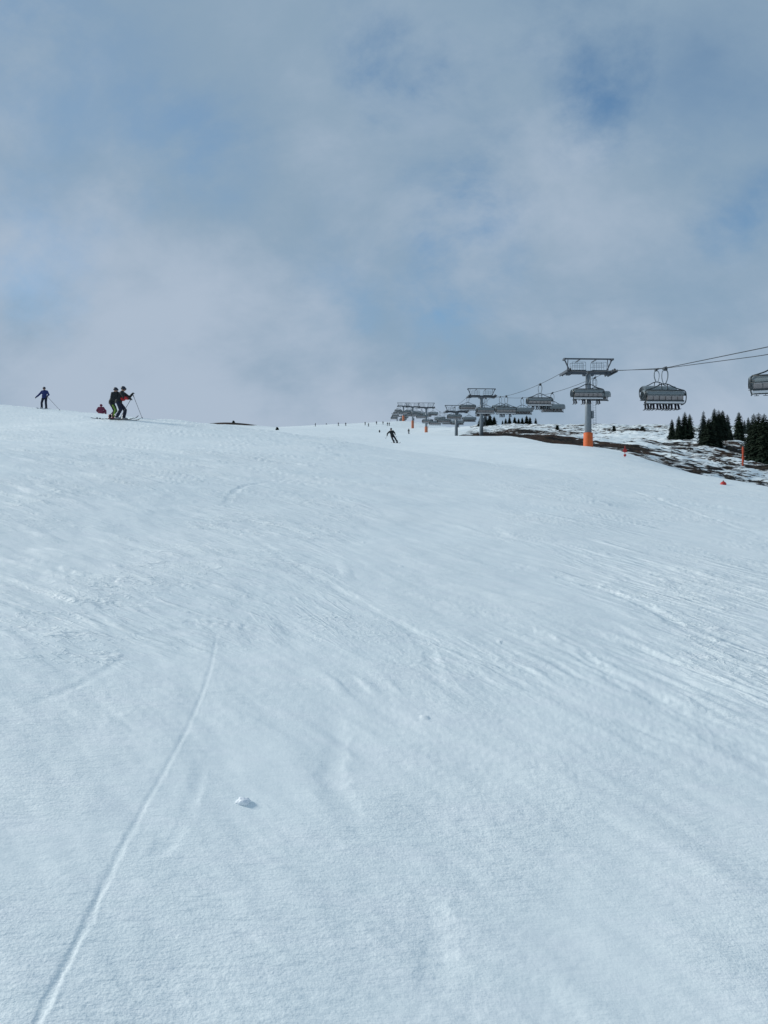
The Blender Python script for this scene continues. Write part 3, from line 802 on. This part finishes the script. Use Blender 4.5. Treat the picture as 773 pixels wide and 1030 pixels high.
# --- skier in black coming down mid slope
xm, ym = W(396, 446, 97)[:2]; zm = gz(xm, ym)
P5 = dict(pelvis=(-.12, 0, .80), chest=(-.22, .10, 1.15), neck=(-.24, .18, 1.30), head=(-.25, .24, 1.40), nod=-.3,
          shl=(-.42, .10, 1.18), ell=(-.62, .2, .98), wrl=(-.66, .40, .80), shr=(-.03, .1, 1.24), elr=(.12, .2, 1.05), wrr=(.16, .38, .92),
          hipl=(-.20, 0, .76), knl=(-.12, .22, .46), anl=(.05, .05, .14), hipr=(-.02, 0, .78), knr=(.18, .20, .48), anr=(.38, .0, .14), foot=(.3, 1, 0))
P5 = {k: ((-v[0], v[1], v[2]) if isinstance(v, tuple) else v) for k, v in P5.items()}
for a_, b_ in (('shl', 'shr'), ('ell', 'elr'), ('wrl', 'wrr'), ('hipl', 'hipr'), ('knl', 'knr'), ('anl', 'anr')): P5[a_], P5[b_] = P5[b_], P5[a_]
P5['foot'] = (-.5, 1, -.0)
person('skier all in black carving down the middle of the slope', P5, dict(jacket=M['blackj'], trousers=M['blackp'], skilen=.7), (xm, ym, zm+.1), R(180), scale=1.2)
for s_, wk in ((-1, 'wrr'), (1, 'wrl')):
    g_ = Vector((xm, ym, zm+.1))+(Matrix.Rotation(PI, 3, 'Z') @ (Vector(P5[wk])*1.2)); g_ += Vector((0, -.09, -.02))
    ski_pole(g_, (g_.x+s_*.18, g_.y+1.0, g_.z-.30), 'ski pole on the %s of the black skier mid slope' % ('left' if g_.x < xm else 'right'))

# --- far figures on the crest
PS = dict(pelvis=(0, 0, .95), chest=(0, .02, 1.34), neck=(0, .03, 1.50), head=(0, .05, 1.61),
          shl=(-.2, .0, 1.40), ell=(-.30, .05, 1.12), wrl=(-.28, .28, 1.02), shr=(.2, .0, 1.40), elr=(.30, .05, 1.12), wrr=(.28, .28, 1.02),
          hipl=(-.10, 0, .9), knl=(-.13, .06, .5), anl=(-.14, -.02, .15), hipr=(.10, 0, .9), knr=(.13, .06, .5), anr=(.14, -.02, .15), foot=(0, 1, 0))
fd = person('x', PS, dict(jacket=M['blackj'], trousers=M['blackp']), (0, 0, 0))
far = [(317.5, 427.5, 330, 'tiny dark figure alone on the skyline, leftmost of the far skiers'),
       (328.5, 428, 380, 'faint tiny figure on the skyline between two far dark skiers'),
       (340.5, 428, 335, 'left one of two tiny figures standing apart on the skyline'),
       (348, 428, 335, 'right one of two tiny figures standing apart on the skyline'),
       (367.5, 428.5, 345, 'left figure of a close pair on the crest left of the skier in black'),
       (371, 428.5, 335, 'right figure of a close pair on the crest left of the skier in black'),
       (379, 428.5, 350, 'left tiny figure of the small crowd above the skier in black'),
       (382, 432, 270, 'tiny skier slightly below the crest, above the skier in black'),
       (385.5, 429, 350, 'second tiny figure from the right end in the crest crowd'),
       (390, 429, 345, 'tiny figure on the crest next to the rightmost crowd figure'),
       (391.8, 429.3, 345, 'rightmost tiny figure of the small crowd on the crest'),
       (411.5, 437.5, 215, 'small dark skier below the orange padded towers')]
for i, (px, py, d, lb) in enumerate(far):
    o = fd if i == 0 else copy_tree(fd)
    X, Y = W(px, py, d)[:2]
    # stand on the first ground that is not hidden behind a nearer crest
    o.location = (X, Y, gz(X, Y)); o.rotation_euler = (0, 0, random.uniform(0, 6.28))
    o.scale = (.85,)*3; tag(o, lb, 'person', 'far skiers on the crest'); FAR_DBG = globals().setdefault('FAR_DBG', []); FAR_DBG.append((px, py, X, Y, gz(X, Y)))

# --- riders on the lift: seated pose in chair space (origin at the rope)
def rider_pose(j):
    r = random.Random(j)
    k = r.uniform(-.04, .04)
    return dict(pelvis=(0, 0, 0), chest=(k, -.02, .40), neck=(k, .0, .56), head=(k, .03, .67),
                shl=(-.19+k, 0, .45), ell=(-.2, .14, .22), wrl=(-.12, .38, .2), shr=(.19+k, 0, .45), elr=(.2, .14, .22), wrr=(.12, .38, .2),
                hipl=(-.09, .03, -.01), knl=(-.11, .42, -.02), anl=(-.12+k, .32+r.uniform(-.04, .08), -.50), hipr=(.09, .03, -.01), knr=(.11, .42, -.02), anr=(.12+k, .32+r.uniform(-.05, .05), -.50),
                foot=(r.uniform(-.12, .12), 1, r.uniform(-.25, -.02)), upv=(0, .1, 1))
rc = [dict(jacket=M['blackj'], trousers=M['blackp'], skilen=.42), dict(jacket=M['navy'], trousers=M['navyp'], skilen=.45), dict(jacket=M['blackj'], trousers=M['navyp'], skilen=.4)]
protos = []
sw = (2*HW-.35)/6
load = {65.4: (0, 1, 2, 3, 4, 5), 85.8: (0, 2, 3, 5), 106.8: (1, 2, 3, 4, 5), 129: (1, 2, 4), 147.5: (0, 3)}
where = {65.4: 'the large chair right of the nearest tower', 85.8: 'the chair in front of the nearest tower',
         106.8: 'the chair just left of the nearest tower', 129: 'the second chair uphill of the nearest tower', 147.5: 'the third chair uphill of the nearest tower'}
pn = ['leftmost', 'second from left', 'third from left', 'third from right', 'second from right', 'rightmost']
c_ = 0
for y, sl in load.items():
    ch = chairs[(-1, y)]
    for k in sl:
        if c_ < 3:
            t = person('x', rider_pose(c_), rc[c_], (0, 0, 0), 0); protos.append(t)
        else: t = copy_tree(protos[c_ % 3])
        c_ += 1
        off = Matrix.Rotation(YAW, 4, 'Z') @ Vector((-HW+.175+sw*(k+.5), .24, -2.78))
        t.location = Vector(ch.location)+off; t.rotation_euler = (0, 0, YAW)
        tag(t, 'rider with dangling skis, %s in %s' % (pn[k], where[y]), 'person', 'riders on the chairlift')

# ------------------------------------------------------------------ trees
def spruce(seed, h=8.0, ratio=.17, dens=1.0, m=None):
    r = random.Random(seed)
    cr = MB()
    z = h*.05; n_w = int(34*dens)
    for w in range(n_w):
        t = w/(n_w-1); z = h*(.04+.93*t**.95)
        rad = h*ratio*((1-t)**.62)*(1+r.uniform(-.12, .12))+.07
        nb = max(5, int(13*(1-t*.55)))
        a0 = r.uniform(0, 6.28)
        for b in range(nb):
            a = a0+b*2*PI/nb+r.uniform(-.22, .22); L_ = rad*r.uniform(.62, 1.18)
            d = Vector((math.cos(a), math.sin(a), 0)); s = Vector((-d.y, d.x, 0))
            p0 = Vector((0, 0, z+L_*.15)); droop = .25+.35*(1-t)
            tip = d*L_+Vector((0, 0, z-droop*L_+L_*.12))
            midp = (p0+tip)/2+Vector((0, 0, L_*.08))
            wv = L_*.26
            k = len(cr.v)
            cr.v += [tuple(q) for q in (p0, midp+s*wv-Vector((0, 0, .12*L_)), tip, midp-s*wv-Vector((0, 0, .12*L_)), midp)]
            cr.f += [(k, k+1, k+4), (k+1, k+2, k+4), (k+2, k+3, k+4), (k+3, k, k+4)]
            for q in range(5):   # needle sprays
                f_ = r.uniform(.3, 1.05); c0 = p0.lerp(tip, f_)+Vector((r.uniform(-.1, .1), r.uniform(-.1, .1), r.uniform(-.12, .06)))*L_*.6
                l = .10+.12*L_; u = Vector((r.uniform(-1, 1), r.uniform(-1, 1), r.uniform(-1.1, .1))).normalized(); v_ = u.orthogonal().normalized()
                k = len(cr.v); cr.v += [tuple(c0-v_*l*.4), tuple(c0+v_*l*.4), tuple(c0+u*l*1.3)]; cr.f += [(k, k+1, k+2)]
    return cr, MB().tube([(0, 0, -.4), (0, 0, h*.3), (0, 0, h*.99)], [.028*h*.6, .018*h*.6, .01], 8)
variants = []
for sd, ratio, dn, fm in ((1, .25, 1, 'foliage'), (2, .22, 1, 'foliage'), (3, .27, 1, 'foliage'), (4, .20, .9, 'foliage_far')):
    c1, t1 = spruce(sd, 8, ratio, dn)
    a = c1.mesh('spruce_crown'); a.materials.append(M[fm]); b = t1.mesh('spruce_trunk'); b.materials.append(M['bark'])
    variants.append((a, b))
def plant_tree(px, top, base, d, v, label, wide=1.0, group='spruces on the hillside'):
    X, Y = W(px, base, d)[:2]; z = gz(X, Y)
    H = max(1.0, EYE+d*(515-top)/F-z)
    t = empty('spruce_tree', (X, Y, z), random.uniform(0, 6.28), label, 'tree', group)
    for nm, me in (('crown', variants[v][0]), ('trunk', variants[v][1])):
        o = bpy.data.objects.new(nm, me); col.objects.link(o); o.parent = t
    s = H/8; t.scale = (s*wide, s*wide, s)
    DBG.append(('tree', px, top, round(H, 1), round(z, 1)))
DBG = []
T = [
 (676.3, 421, 441, 165, 1, 'small lone spruce at the left end of the right hand trees', 1.05),
 (683.2, 417.5, 441, 160, 1, 'left spruce of the tight trio beside the lone small spruce', 1.0),
 (689.3, 413.5, 441, 160, 1, 'tallest middle spruce of the tight trio left of the big clump', 1.2),
 (694.2, 415.5, 437, 172, 1, 'right spruce of the tight trio left of the big clump', 1.1),
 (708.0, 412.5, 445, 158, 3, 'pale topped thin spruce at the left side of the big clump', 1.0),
 (713.5, 420, 451, 138, 0, 'lowest front spruce of the big clump, broad and almost black', 1.35),
 (709.5, 425, 450, 142, 0, 'short broad spruce at the lower left foot of the big clump', 1.4),
 (719.8, 424, 451, 140, 0, 'short broad spruce at the lower right foot of the big clump', 1.4),
 (719.0, 410, 444, 155, 0, 'tallest spruce at the centre of the big clump', 1.0),
 (723.4, 411.5, 443, 156, 1, 'spruce just right of the tallest one in the big clump', 1.3),
 (727.3, 412, 442, 158, 0, 'dense spruce on the right side of the big clump', 1.1),
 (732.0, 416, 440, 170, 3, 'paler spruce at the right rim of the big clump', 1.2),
 (735.2, 431, 441, 163, 2, 'low spruce at the right foot of the big clump', 1.1),
 (743.6, 413.5, 438, 175, 2, 'single cone shaped spruce between the big clump and the edge group', 1.0),
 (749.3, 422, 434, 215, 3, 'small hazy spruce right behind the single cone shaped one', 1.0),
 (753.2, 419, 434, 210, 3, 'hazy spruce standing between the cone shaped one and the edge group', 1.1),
 (758.6, 415, 458, 128, 0, 'left spruce of the dark group at the right edge of the photo', 1.0),
 (763.6, 414, 459, 126, 0, 'middle spruce of the dark group at the right edge of the photo', 1.15),
 (769.2, 415, 459, 125, 0, 'right spruce of the dark group at the right edge of the photo', 1.15),
 (774.5, 418, 459, 127, 1, 'spruce cut off by the right edge of the photo', 1.2),
 (756.0, 424, 457, 134, 0, 'shorter spruce at the left flank of the edge group', 1.1),
 (483.5, 419, 428, 290, 0, 'left dark spruce behind the second lift tower pole', 1.6),
 (488.5, 417, 428, 285, 0, 'tall dark spruce right behind the second lift tower pole', 1.6),
 (493.0, 416.5, 428, 285, 0, 'dark spruce just right of the second lift tower pole', 1.6),
 (497.4, 418.5, 428, 285, 0, 'right dark spruce of the clump behind the second tower', 1.6),
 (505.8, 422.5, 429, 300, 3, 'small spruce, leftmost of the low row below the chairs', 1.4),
 (509.0, 420.5, 429, 300, 0, 'second spruce of the low row below the chairs', 1.3),
 (512.8, 419, 429, 300, 1, 'third spruce of the low row below the chairs', 1.6),
 (518.0, 419, 428, 300, 1, 'fourth spruce of the low row below the chairs', 1.6),
 (522.0, 420.5, 428, 300, 0, 'fifth spruce of the low row below the chairs', 1.4),
 (525.6, 419.5, 428, 300, 1, 'sixth spruce of the low row below the chairs', 1.4),
 (530.0, 417.5, 427.5, 300, 1, 'taller spruce near the right end of the low row', 1.5),
 (533.4, 419, 427.5, 300, 0, 'spruce just right of the taller one in the low row', 1.3),
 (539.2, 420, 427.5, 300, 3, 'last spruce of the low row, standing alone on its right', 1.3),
]
for a in T: plant_tree(*a)
def shrub(seed, rx, rz_):
    r = random.Random(seed); cr = MB()
    for i in range(260):
        a = r.uniform(0, 6.28); q = r.random()**.5; zz = r.random()
        c0 = Vector((math.cos(a)*q*rx*(1-zz*.6), math.sin(a)*q*rx*(1-zz*.6), zz*rz_))
        u = Vector((r.uniform(-1, 1), r.uniform(-1, 1), r.uniform(.1, 1.2))).normalized(); v_ = u.orthogonal().normalized(); l = .28*rz_
        k = len(cr.v); cr.v += [tuple(c0-v_*l*.35), tuple(c0+v_*l*.35), tuple(c0+u*l)]; cr.f += [(k, k+1, k+2)]
    st = MB()
    for i in range(5):
        a = i*1.256; st.tube([(0, 0, -.1), (math.cos(a)*rx*.4, math.sin(a)*rx*.4, rz_*.6)], [.05, .02], 5)
    return cr, st
for px, base, d, rx, rz_, lb in ((703, 433, 215, 1.6, .9, 'low dark shrub between the trio and the big clump on the skyline'),
                                 (646.5, 430, 222, .9, 1.1, 'dark shrub on the bare knoll at the skyline'),
                                 (618, 434, 225, .7, 1.6, 'small pointed shrub on the skyline right of the nearest tower'),
                                 (561, 430, 232, .6, 1.2, 'small shrub on the skyline left of the nearest tower'),
                                 (235.0, 428, 247, .6, .7, 'round dark shrub on the far bare rib at the skyline'),
                                 (279, 429.5, 200, .55, .8, 'pointed dark shrub on the skyline right of the bare rib'),
                                 (725.5, 446, 160, 1.8, 1.3, 'low dark shrub under the big spruce clump')):
    X, Y = W(px, base, d)[:2]; z = gz(X, Y)
    t = empty('dwarf_pine', (X, Y, z-.05), 0, lb, 'shrub', 'dwarf pines on the skyline')
    c1, s1 = shrub(int(px), rx, rz_); c1.build('crown', M['foliage'], t); s1.build('stem', M['bark'], t)
    DBG.append(('shrub', px, base, z, EYE+d*(515-base)/F))

# ------------------------------------------------------------------ piste markers
def at_ground(px, py):
    """where the real surface is seen at (px,py)"""
    u = (px-386.5)/F; v = (515-py)/F
    d = np.exp(np.linspace(math.log(3), math.log(500), 4000))
    g = height(u*d, d)-(EYE+v*d); k = int(np.argmax(g > 0))
    return u*d[k], d[k], float(height(u*d[k], d[k])[0])
X, Y, z = W(747.7, 463, 112); z = gz(X, Y)
t = empty('marker_post', (X, Y, z), 0, 'slim orange post with bulging wrapped netting near the right edge trees', 'marker post')
Hh = (EYE+Y*(515-448)/F)-z; Hh = max(1.8, min(3, Hh))
MB().tube([(0, 0, -.3), (0, 0, Hh)], .03, 8).build('post', M['wood'], t)
MB().tube([(0, 0, .15), (.02, 0, .3), (-.02, 0, .5), (.03, 0, Hh*.45), (0, 0, Hh*.6), (.02, 0, Hh*.75), (0, 0, Hh*.9), (0, 0, Hh*1.0)], [.08, .15, .12, .17, .10, .15, .14, .06], 10).build('netting_wrap', M['net'], t, True)
X, Y, z = at_ground(629, 459.5)
t = empty('piste_marker', (X, Y, z), 0, 'red piste marker pole with a red disc beside the brown grass patch', 'piste marker')
hs = Y/F
MB().tube([(0, 0, -.2), (0, 0, 11*hs)], .03, 8).build('pole', M['red'], t)
MB().tube([(0, -.04, 6.3*hs), (0, .04, 6.3*hs)], 2.0*hs, 14).build('disc', M['red'], t)
MB().box((0, 0, 1.6*hs), (.22, .22, 2.2*hs)).build('base_pad', M['red'], t, bevel=.04)
X, Y, z = at_ground(728, 487.5)
t = empty('hydrant_cover', (X, Y, z), 0, 'low red domed cover in the snow patches near the right edge', 'cover')
hs = Y/F
MB().tube([(0, 0, -.2), (0, 0, 1.2*hs), (0, 0, 2.4*hs), (0, 0, 3.2*hs)], [3.0*hs, 2.9*hs, 2.2*hs, .9*hs], 14).build('dome', M['red'], t, True)
MB().tube([(0, 0, 3.1*hs), (0, 0, 4.2*hs)], .04, 6).build('handle', M['dsteel'], t)
for px, py, hp, lb in ((676, 459, 10, 'left thin grey stake standing in the snow below the lone spruce'), (697.5, 460, 7, 'right thin grey stake in the snow below the tree trio')):
    X, Y, z = at_ground(px, py); hs = Y/F
    t = empty('snow_stake', (X, Y, z), 0, lb, 'stake')
    MB().tube([(0, 0, -.2), (.03, 0, hp*hs)], [.03, .022], 6).build('stick', M['wood'], t); MB().tube([(.03, 0, hp*hs-.12), (.03, 0, hp*hs+.02)], .032, 6).build('cap', M['dsteel'], t)

# --- lump of snow beside the track
X, Y, z = at_ground(245, 808)
bm = bmesh.new(); bmesh.ops.create_icosphere(bm, subdivisions=4, radius=1)
for v in bm.verts:
    p = v.co.copy(); q = float(fbm(np.array([p.x*1.3+4]), np.array([p.y*1.3+p.z]), 3, 71)[0])
    v.co = p*(1+.22*q); v.co.x *= .029; v.co.y *= .026; v.co.z *= .017
me = bpy.data.meshes.new('snow_lump'); bm.to_mesh(me); bm.free()
ms = mat('loose snow', (.86, .90, .93), .7, noise=.03, nscale=60, bump=.3)
o = link_mesh('snow_lump', me, ms, None, True); o.location = (X, Y, z+.005)
tag(o, 'small rounded lump of snow lying right of the long ski track', 'snow lump')

# ------------------------------------------------------------------ world, sun, camera
SUN_AZ, SUN_EL = R(-72), R(28)      # azimuth from +Y towards +X
w = bpy.data.worlds.new('World'); sc.world = w; w.use_nodes = True
nt = w.node_tree; N = nt.nodes; L = nt.links; N.clear()
out = N.new('ShaderNodeOutputWorld')
sky = N.new('ShaderNodeTexSky'); sky.sky_type = 'NISHITA'; sky.sun_disc = False; sky.sun_elevation = SUN_EL; sky.sun_rotation = SUN_AZ
sky.altitude = 1800; sky.air_density = 1.0; sky.dust_density = .2; sky.ozone_density = 4
bg1 = N.new('ShaderNodeBackground'); bg1.inputs[1].default_value = .14; 
tint = N.new('ShaderNodeMix'); tint.data_type = 'RGBA'; tint.blend_type = 'MULTIPLY'; tint.inputs[0].default_value = 1; tint.inputs[7].default_value = (.9, 1.08, 1.0, 1)
L.new(sky.outputs[0], tint.inputs[6]); L.new(tint.outputs[2], bg1.inputs[0])
bg2 = N.new('ShaderNodeBackground'); bg2.inputs[1].default_value = 1.0
tc = N.new('ShaderNodeTexCoord')
def vm(op, a, b=None):
    t = N.new('ShaderNodeVectorMath'); t.operation = op
    for i, v in enumerate((a, b)):
        if v is None: continue
        if isinstance(v, tuple): t.inputs[i].default_value = v
        else: L.new(v, t.inputs[i])
    return t
def m_(op, a, b=None, c=None):
    t = N.new('ShaderNodeMath'); t.operation = op
    for i, v in enumerate((a, b, c)):
        if v is None: continue
        if isinstance(v, (int, float)): t.inputs[i].default_value = v
        else: L.new(v, t.inputs[i])
    return t.outputs[0]
def mr(v, a, b, c=0, d=1):
    t = N.new('ShaderNodeMapRange'); t.interpolation_type = 'SMOOTHSTEP'
    for i, q in enumerate((a, b, c, d)): t.inputs[i+1].default_value = q
    L.new(v, t.inputs[0]); return t.outputs[0]
dirv = vm('NORMALIZE', tc.outputs['Generated']).outputs[0]
sep = N.new('ShaderNodeSeparateXYZ'); L.new(dirv, sep.inputs[0])
# cloud deck coordinates
den = m_('ADD', m_('MAXIMUM', sep.outputs[2], 0.0), .8)
cmb = N.new('ShaderNodeCombineXYZ'); L.new(m_('DIVIDE', sep.outputs[0], den), cmb.inputs[0]); L.new(m_('DIVIDE', sep.outputs[1], den), cmb.inputs[1])
def wn(scale, detail, rough, off=(0, 0, 0), st=(1, 1, 1), rz=0, dist=0):
    mp = N.new('ShaderNodeMapping'); mp.inputs['Location'].default_value = off; mp.inputs['Scale'].default_value = st; mp.inputs['Rotation'].default_value = (0, 0, rz)
    L.new(cmb.outputs[0], mp.inputs['Vector'])
    t = N.new('ShaderNodeTexNoise'); t.inputs['Scale'].default_value = scale; t.inputs['Detail'].default_value = detail; t.inputs['Roughness'].default_value = rough; t.inputs['Distortion'].default_value = dist
    L.new(mp.outputs[0], t.inputs['Vector']); return t
n_big = wn(2.4, 7, .56, (3.1, 1.2, 0), (1, 1.3, 1), R(25), .2).outputs['Fac']
n_mid = wn(5.0, 9, .62, (7.7, 4.2, 0), (1, 1.4, 1), R(30), .25).outputs['Fac']
wob = wn(3.2, 8, .62, (1, 9, 3))
wv = vm('SCALE', vm('SUBTRACT', wob.outputs['Color'], (.5, .5, .5)).outputs[0]); wv.inputs['Scale'].default_value = .42
dw = vm('ADD', dirv, wv.outputs[0]).outputs[0]
gap = None
for px, py, rr, a in ((385, 75, .13, .95), (592, 85, .12, .72), (440, 250, .13, .6), (540, 15, .12, .5), (140, 165, .12, .35), (12, 240, .12, .25), (768, 225, .10, .5), (30, 40, .2, .3), (330, 300, .1, .2), (450, 170, .12, .3), (690, 70, .12, .25)):
    d0 = Vector(((px-386.5)/F, 1, (515-py)/F)).normalized()
    dd = vm('DISTANCE', dw, tuple(d0)).outputs['Value']
    g = mr(dd, rr, 0, 0, a)
    gap = g if gap is None else m_('MAXIMUM', gap, g)
mul = mr(n_mid, .36, .62, 1.3, .15)
gapf = m_('MULTIPLY', gap, mul)
# more thin spots higher up (outside the picture as well)
gapf = m_('ADD', gapf, m_('MULTIPLY', mr(n_big, .50, .30, 0, .30), mr(sep.outputs[2], .1, .5)))
gapf = m_('MINIMUM', gapf, .9)
cr = N.new('ShaderNodeMix'); cr.data_type = 'RGBA'
cr.inputs[6].default_value = (.262, .372, .490, 1); cr.inputs[7].default_value = (.415, .503, .618, 1)
fc = m_('ADD', m_('MULTIPLY', n_big, .8), m_('MULTIPLY', n_mid, .45))
fc = m_('ADD', fc, mr(sep.outputs[2], .55, .12, -.17, .04))
L.new(mr(fc, .44, .78), cr.inputs[0])
L.new(cr.outputs[2], bg2.inputs[0])
mx = N.new('ShaderNodeMixShader'); L.new(gapf, mx.inputs[0]); L.new(bg2.outputs[0], mx.inputs[1]); L.new(bg1.outputs[0], mx.inputs[2])
L.new(mx.outputs[0], out.inputs[0])

sl = bpy.data.lights.new('sun', 'SUN'); sl.energy = 2.65; sl.angle = R(13); sl.color = (1, .975, .92)
so = bpy.data.objects.new('sun', sl); col.objects.link(so)
dv = Vector((math.sin(SUN_AZ)*math.cos(SUN_EL), math.cos(SUN_AZ)*math.cos(SUN_EL), math.sin(SUN_EL)))
so.rotation_euler = (-dv).to_track_quat('-Z', 'Y').to_euler()

cam = bpy.data.cameras.new('camera'); co_ = bpy.data.objects.new('camera', cam); col.objects.link(co_)
cam.sensor_fit = 'HORIZONTAL'; cam.sensor_width = 36; cam.lens = 36*F/773; cam.clip_end = 30000; cam.clip_start = .05
co_.location = (0, 0, EYE); co_.rotation_euler = (R(90), 0, 0)
sc.camera = co_
sc.view_settings.view_transform = 'Standard'; sc.view_settings.look = 'None'; sc.view_settings.exposure = 0
